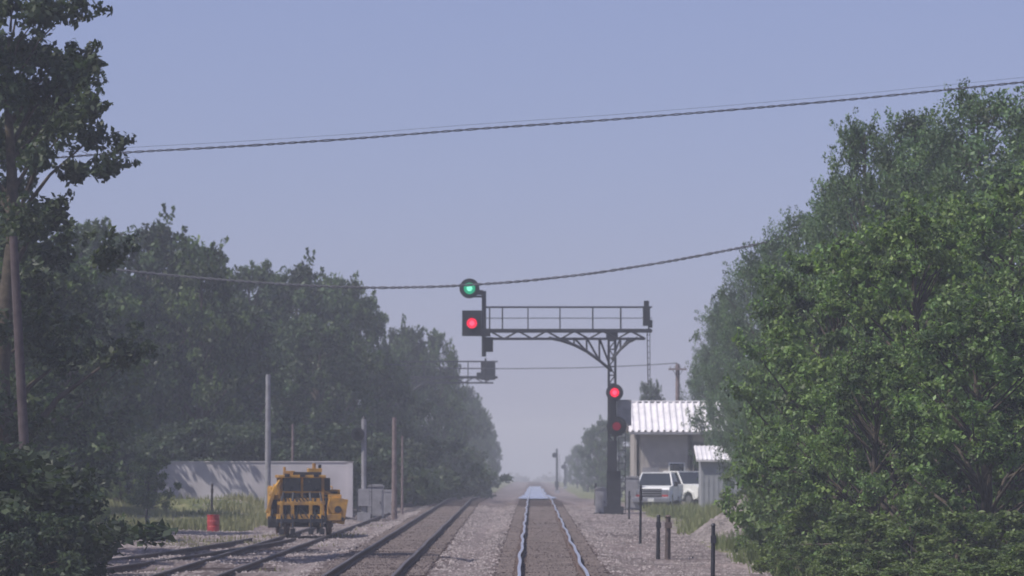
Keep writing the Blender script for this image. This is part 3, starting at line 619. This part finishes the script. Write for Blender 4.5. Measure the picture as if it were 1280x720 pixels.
b.tube((-1.38, -.4, 1.4), (-1.0, -.3, 1.95), .05, M_YEL, 8); b.tube((-1.4, -.5, .3), (-1.25, -.5, .9), .06, M_STEEL, 8)
for i in range(8): b.tube((-1.0+.12*i, -.72, 1.35), (-.85+.2*i, -1.06, .6), .026, M_RUBBER, 6)
bx_((-.2, 3.0, 1.2), (1.9, 1.7, .95)); bx_((-.2, 3.0, 1.72), (1.5, 1.4, .12)); b.box((-.2, 2.13, 1.3), (1.2, .04, .6), M_BLACK)
for sx in (-1.1, 1.1): b.tube((sx, 2.2, 1.0), (sx, 2.2, 1.7), .025, M_YEL, 6); b.tube((sx, 3.8, 1.0), (sx, 3.8, 1.7), .025, M_YEL, 6); b.tube((sx, 2.2, 1.7), (sx, 3.8, 1.7), .025, M_YEL, 6)
b.obj('track_tamping_machine', (-8.12, 144, -.17), math.radians(8), bevel=.015)

# ------------------------------------------------------------ light, sky, haze
el = math.radians(54); az_x, az_y = -.75, -.40     # sun high to the left, a little behind the viewer
sun = bpy.data.lights.new('sun', 'SUN'); sun.energy = 4.4; sun.angle = math.radians(.5); sun.color = (1, .95, .88)
so = bpy.data.objects.new('sun', sun); S.collection.objects.link(so)
v = Vector((az_x, az_y, 0)).normalized()*math.cos(el)+Vector((0, 0, math.sin(el)))
so.rotation_euler = v.to_track_quat('Z', 'Y').to_euler()
w = bpy.data.worlds.new('World'); S.world = w; w.use_nodes = True; nt = w.node_tree; nt.nodes.clear()
sk = nt.nodes.new('ShaderNodeTexSky'); sk.sky_type = 'NISHITA'; sk.sun_disc = False; sk.sun_elevation = el; sk.sun_rotation = math.atan2(v.x, v.y)
sk.air_density = 1.0; sk.dust_density = 0.6; sk.ozone_density = 4.0
mu = nt.nodes.new('ShaderNodeMixRGB'); mu.blend_type = 'MULTIPLY'; mu.inputs[0].default_value = 1; mu.inputs[2].default_value = (.93, .84, 1.12, 1)
hz = nt.nodes.new('ShaderNodeMixRGB'); hz.inputs[0].default_value = .5; hz.inputs[2].default_value = (.335/.09, .375/.09, .60/.09, 1)   # even summer haze over the clear sky
bg = nt.nodes.new('ShaderNodeBackground'); bg.inputs[1].default_value = .09; wo = nt.nodes.new('ShaderNodeOutputWorld')
nt.links.new(sk.outputs[0], mu.inputs[1]); nt.links.new(mu.outputs[0], hz.inputs[1]); nt.links.new(hz.outputs[0], bg.inputs[0]); nt.links.new(bg.outputs[0], wo.inputs[0])
b = B(); m, nt, out = nmat('hazy_air'); vs = nt.nodes.new('ShaderNodeVolumeScatter'); vs.inputs['Color'].default_value = (.86, .90, 1, 1); vs.inputs['Density'].default_value = .0009; vs.inputs['Anisotropy'].default_value = -.35
nt.links.new(vs.outputs[0], out.inputs['Volume'])
b.box((0, 900, -16), (500, 2000, 70), m); b.obj('haze')

cam = bpy.data.cameras.new('camera'); co = bpy.data.objects.new('camera', cam); S.collection.objects.link(co); S.camera = co
cam.sensor_width = 36; cam.lens = F/1280*36; cam.clip_start = .5; cam.clip_end = 20000
cam.dof.use_dof = True; cam.dof.focus_distance = 60; cam.dof.aperture_fstop = 4.0
pitch = math.atan(215/F); yaw = math.atan(26/F)
co.location = (0, 0, CH); co.rotation_euler = (math.pi/2+pitch, 0, yaw)
S.view_settings.view_transform = 'Standard'; S.view_settings.look = 'None'; S.view_settings.exposure = 0
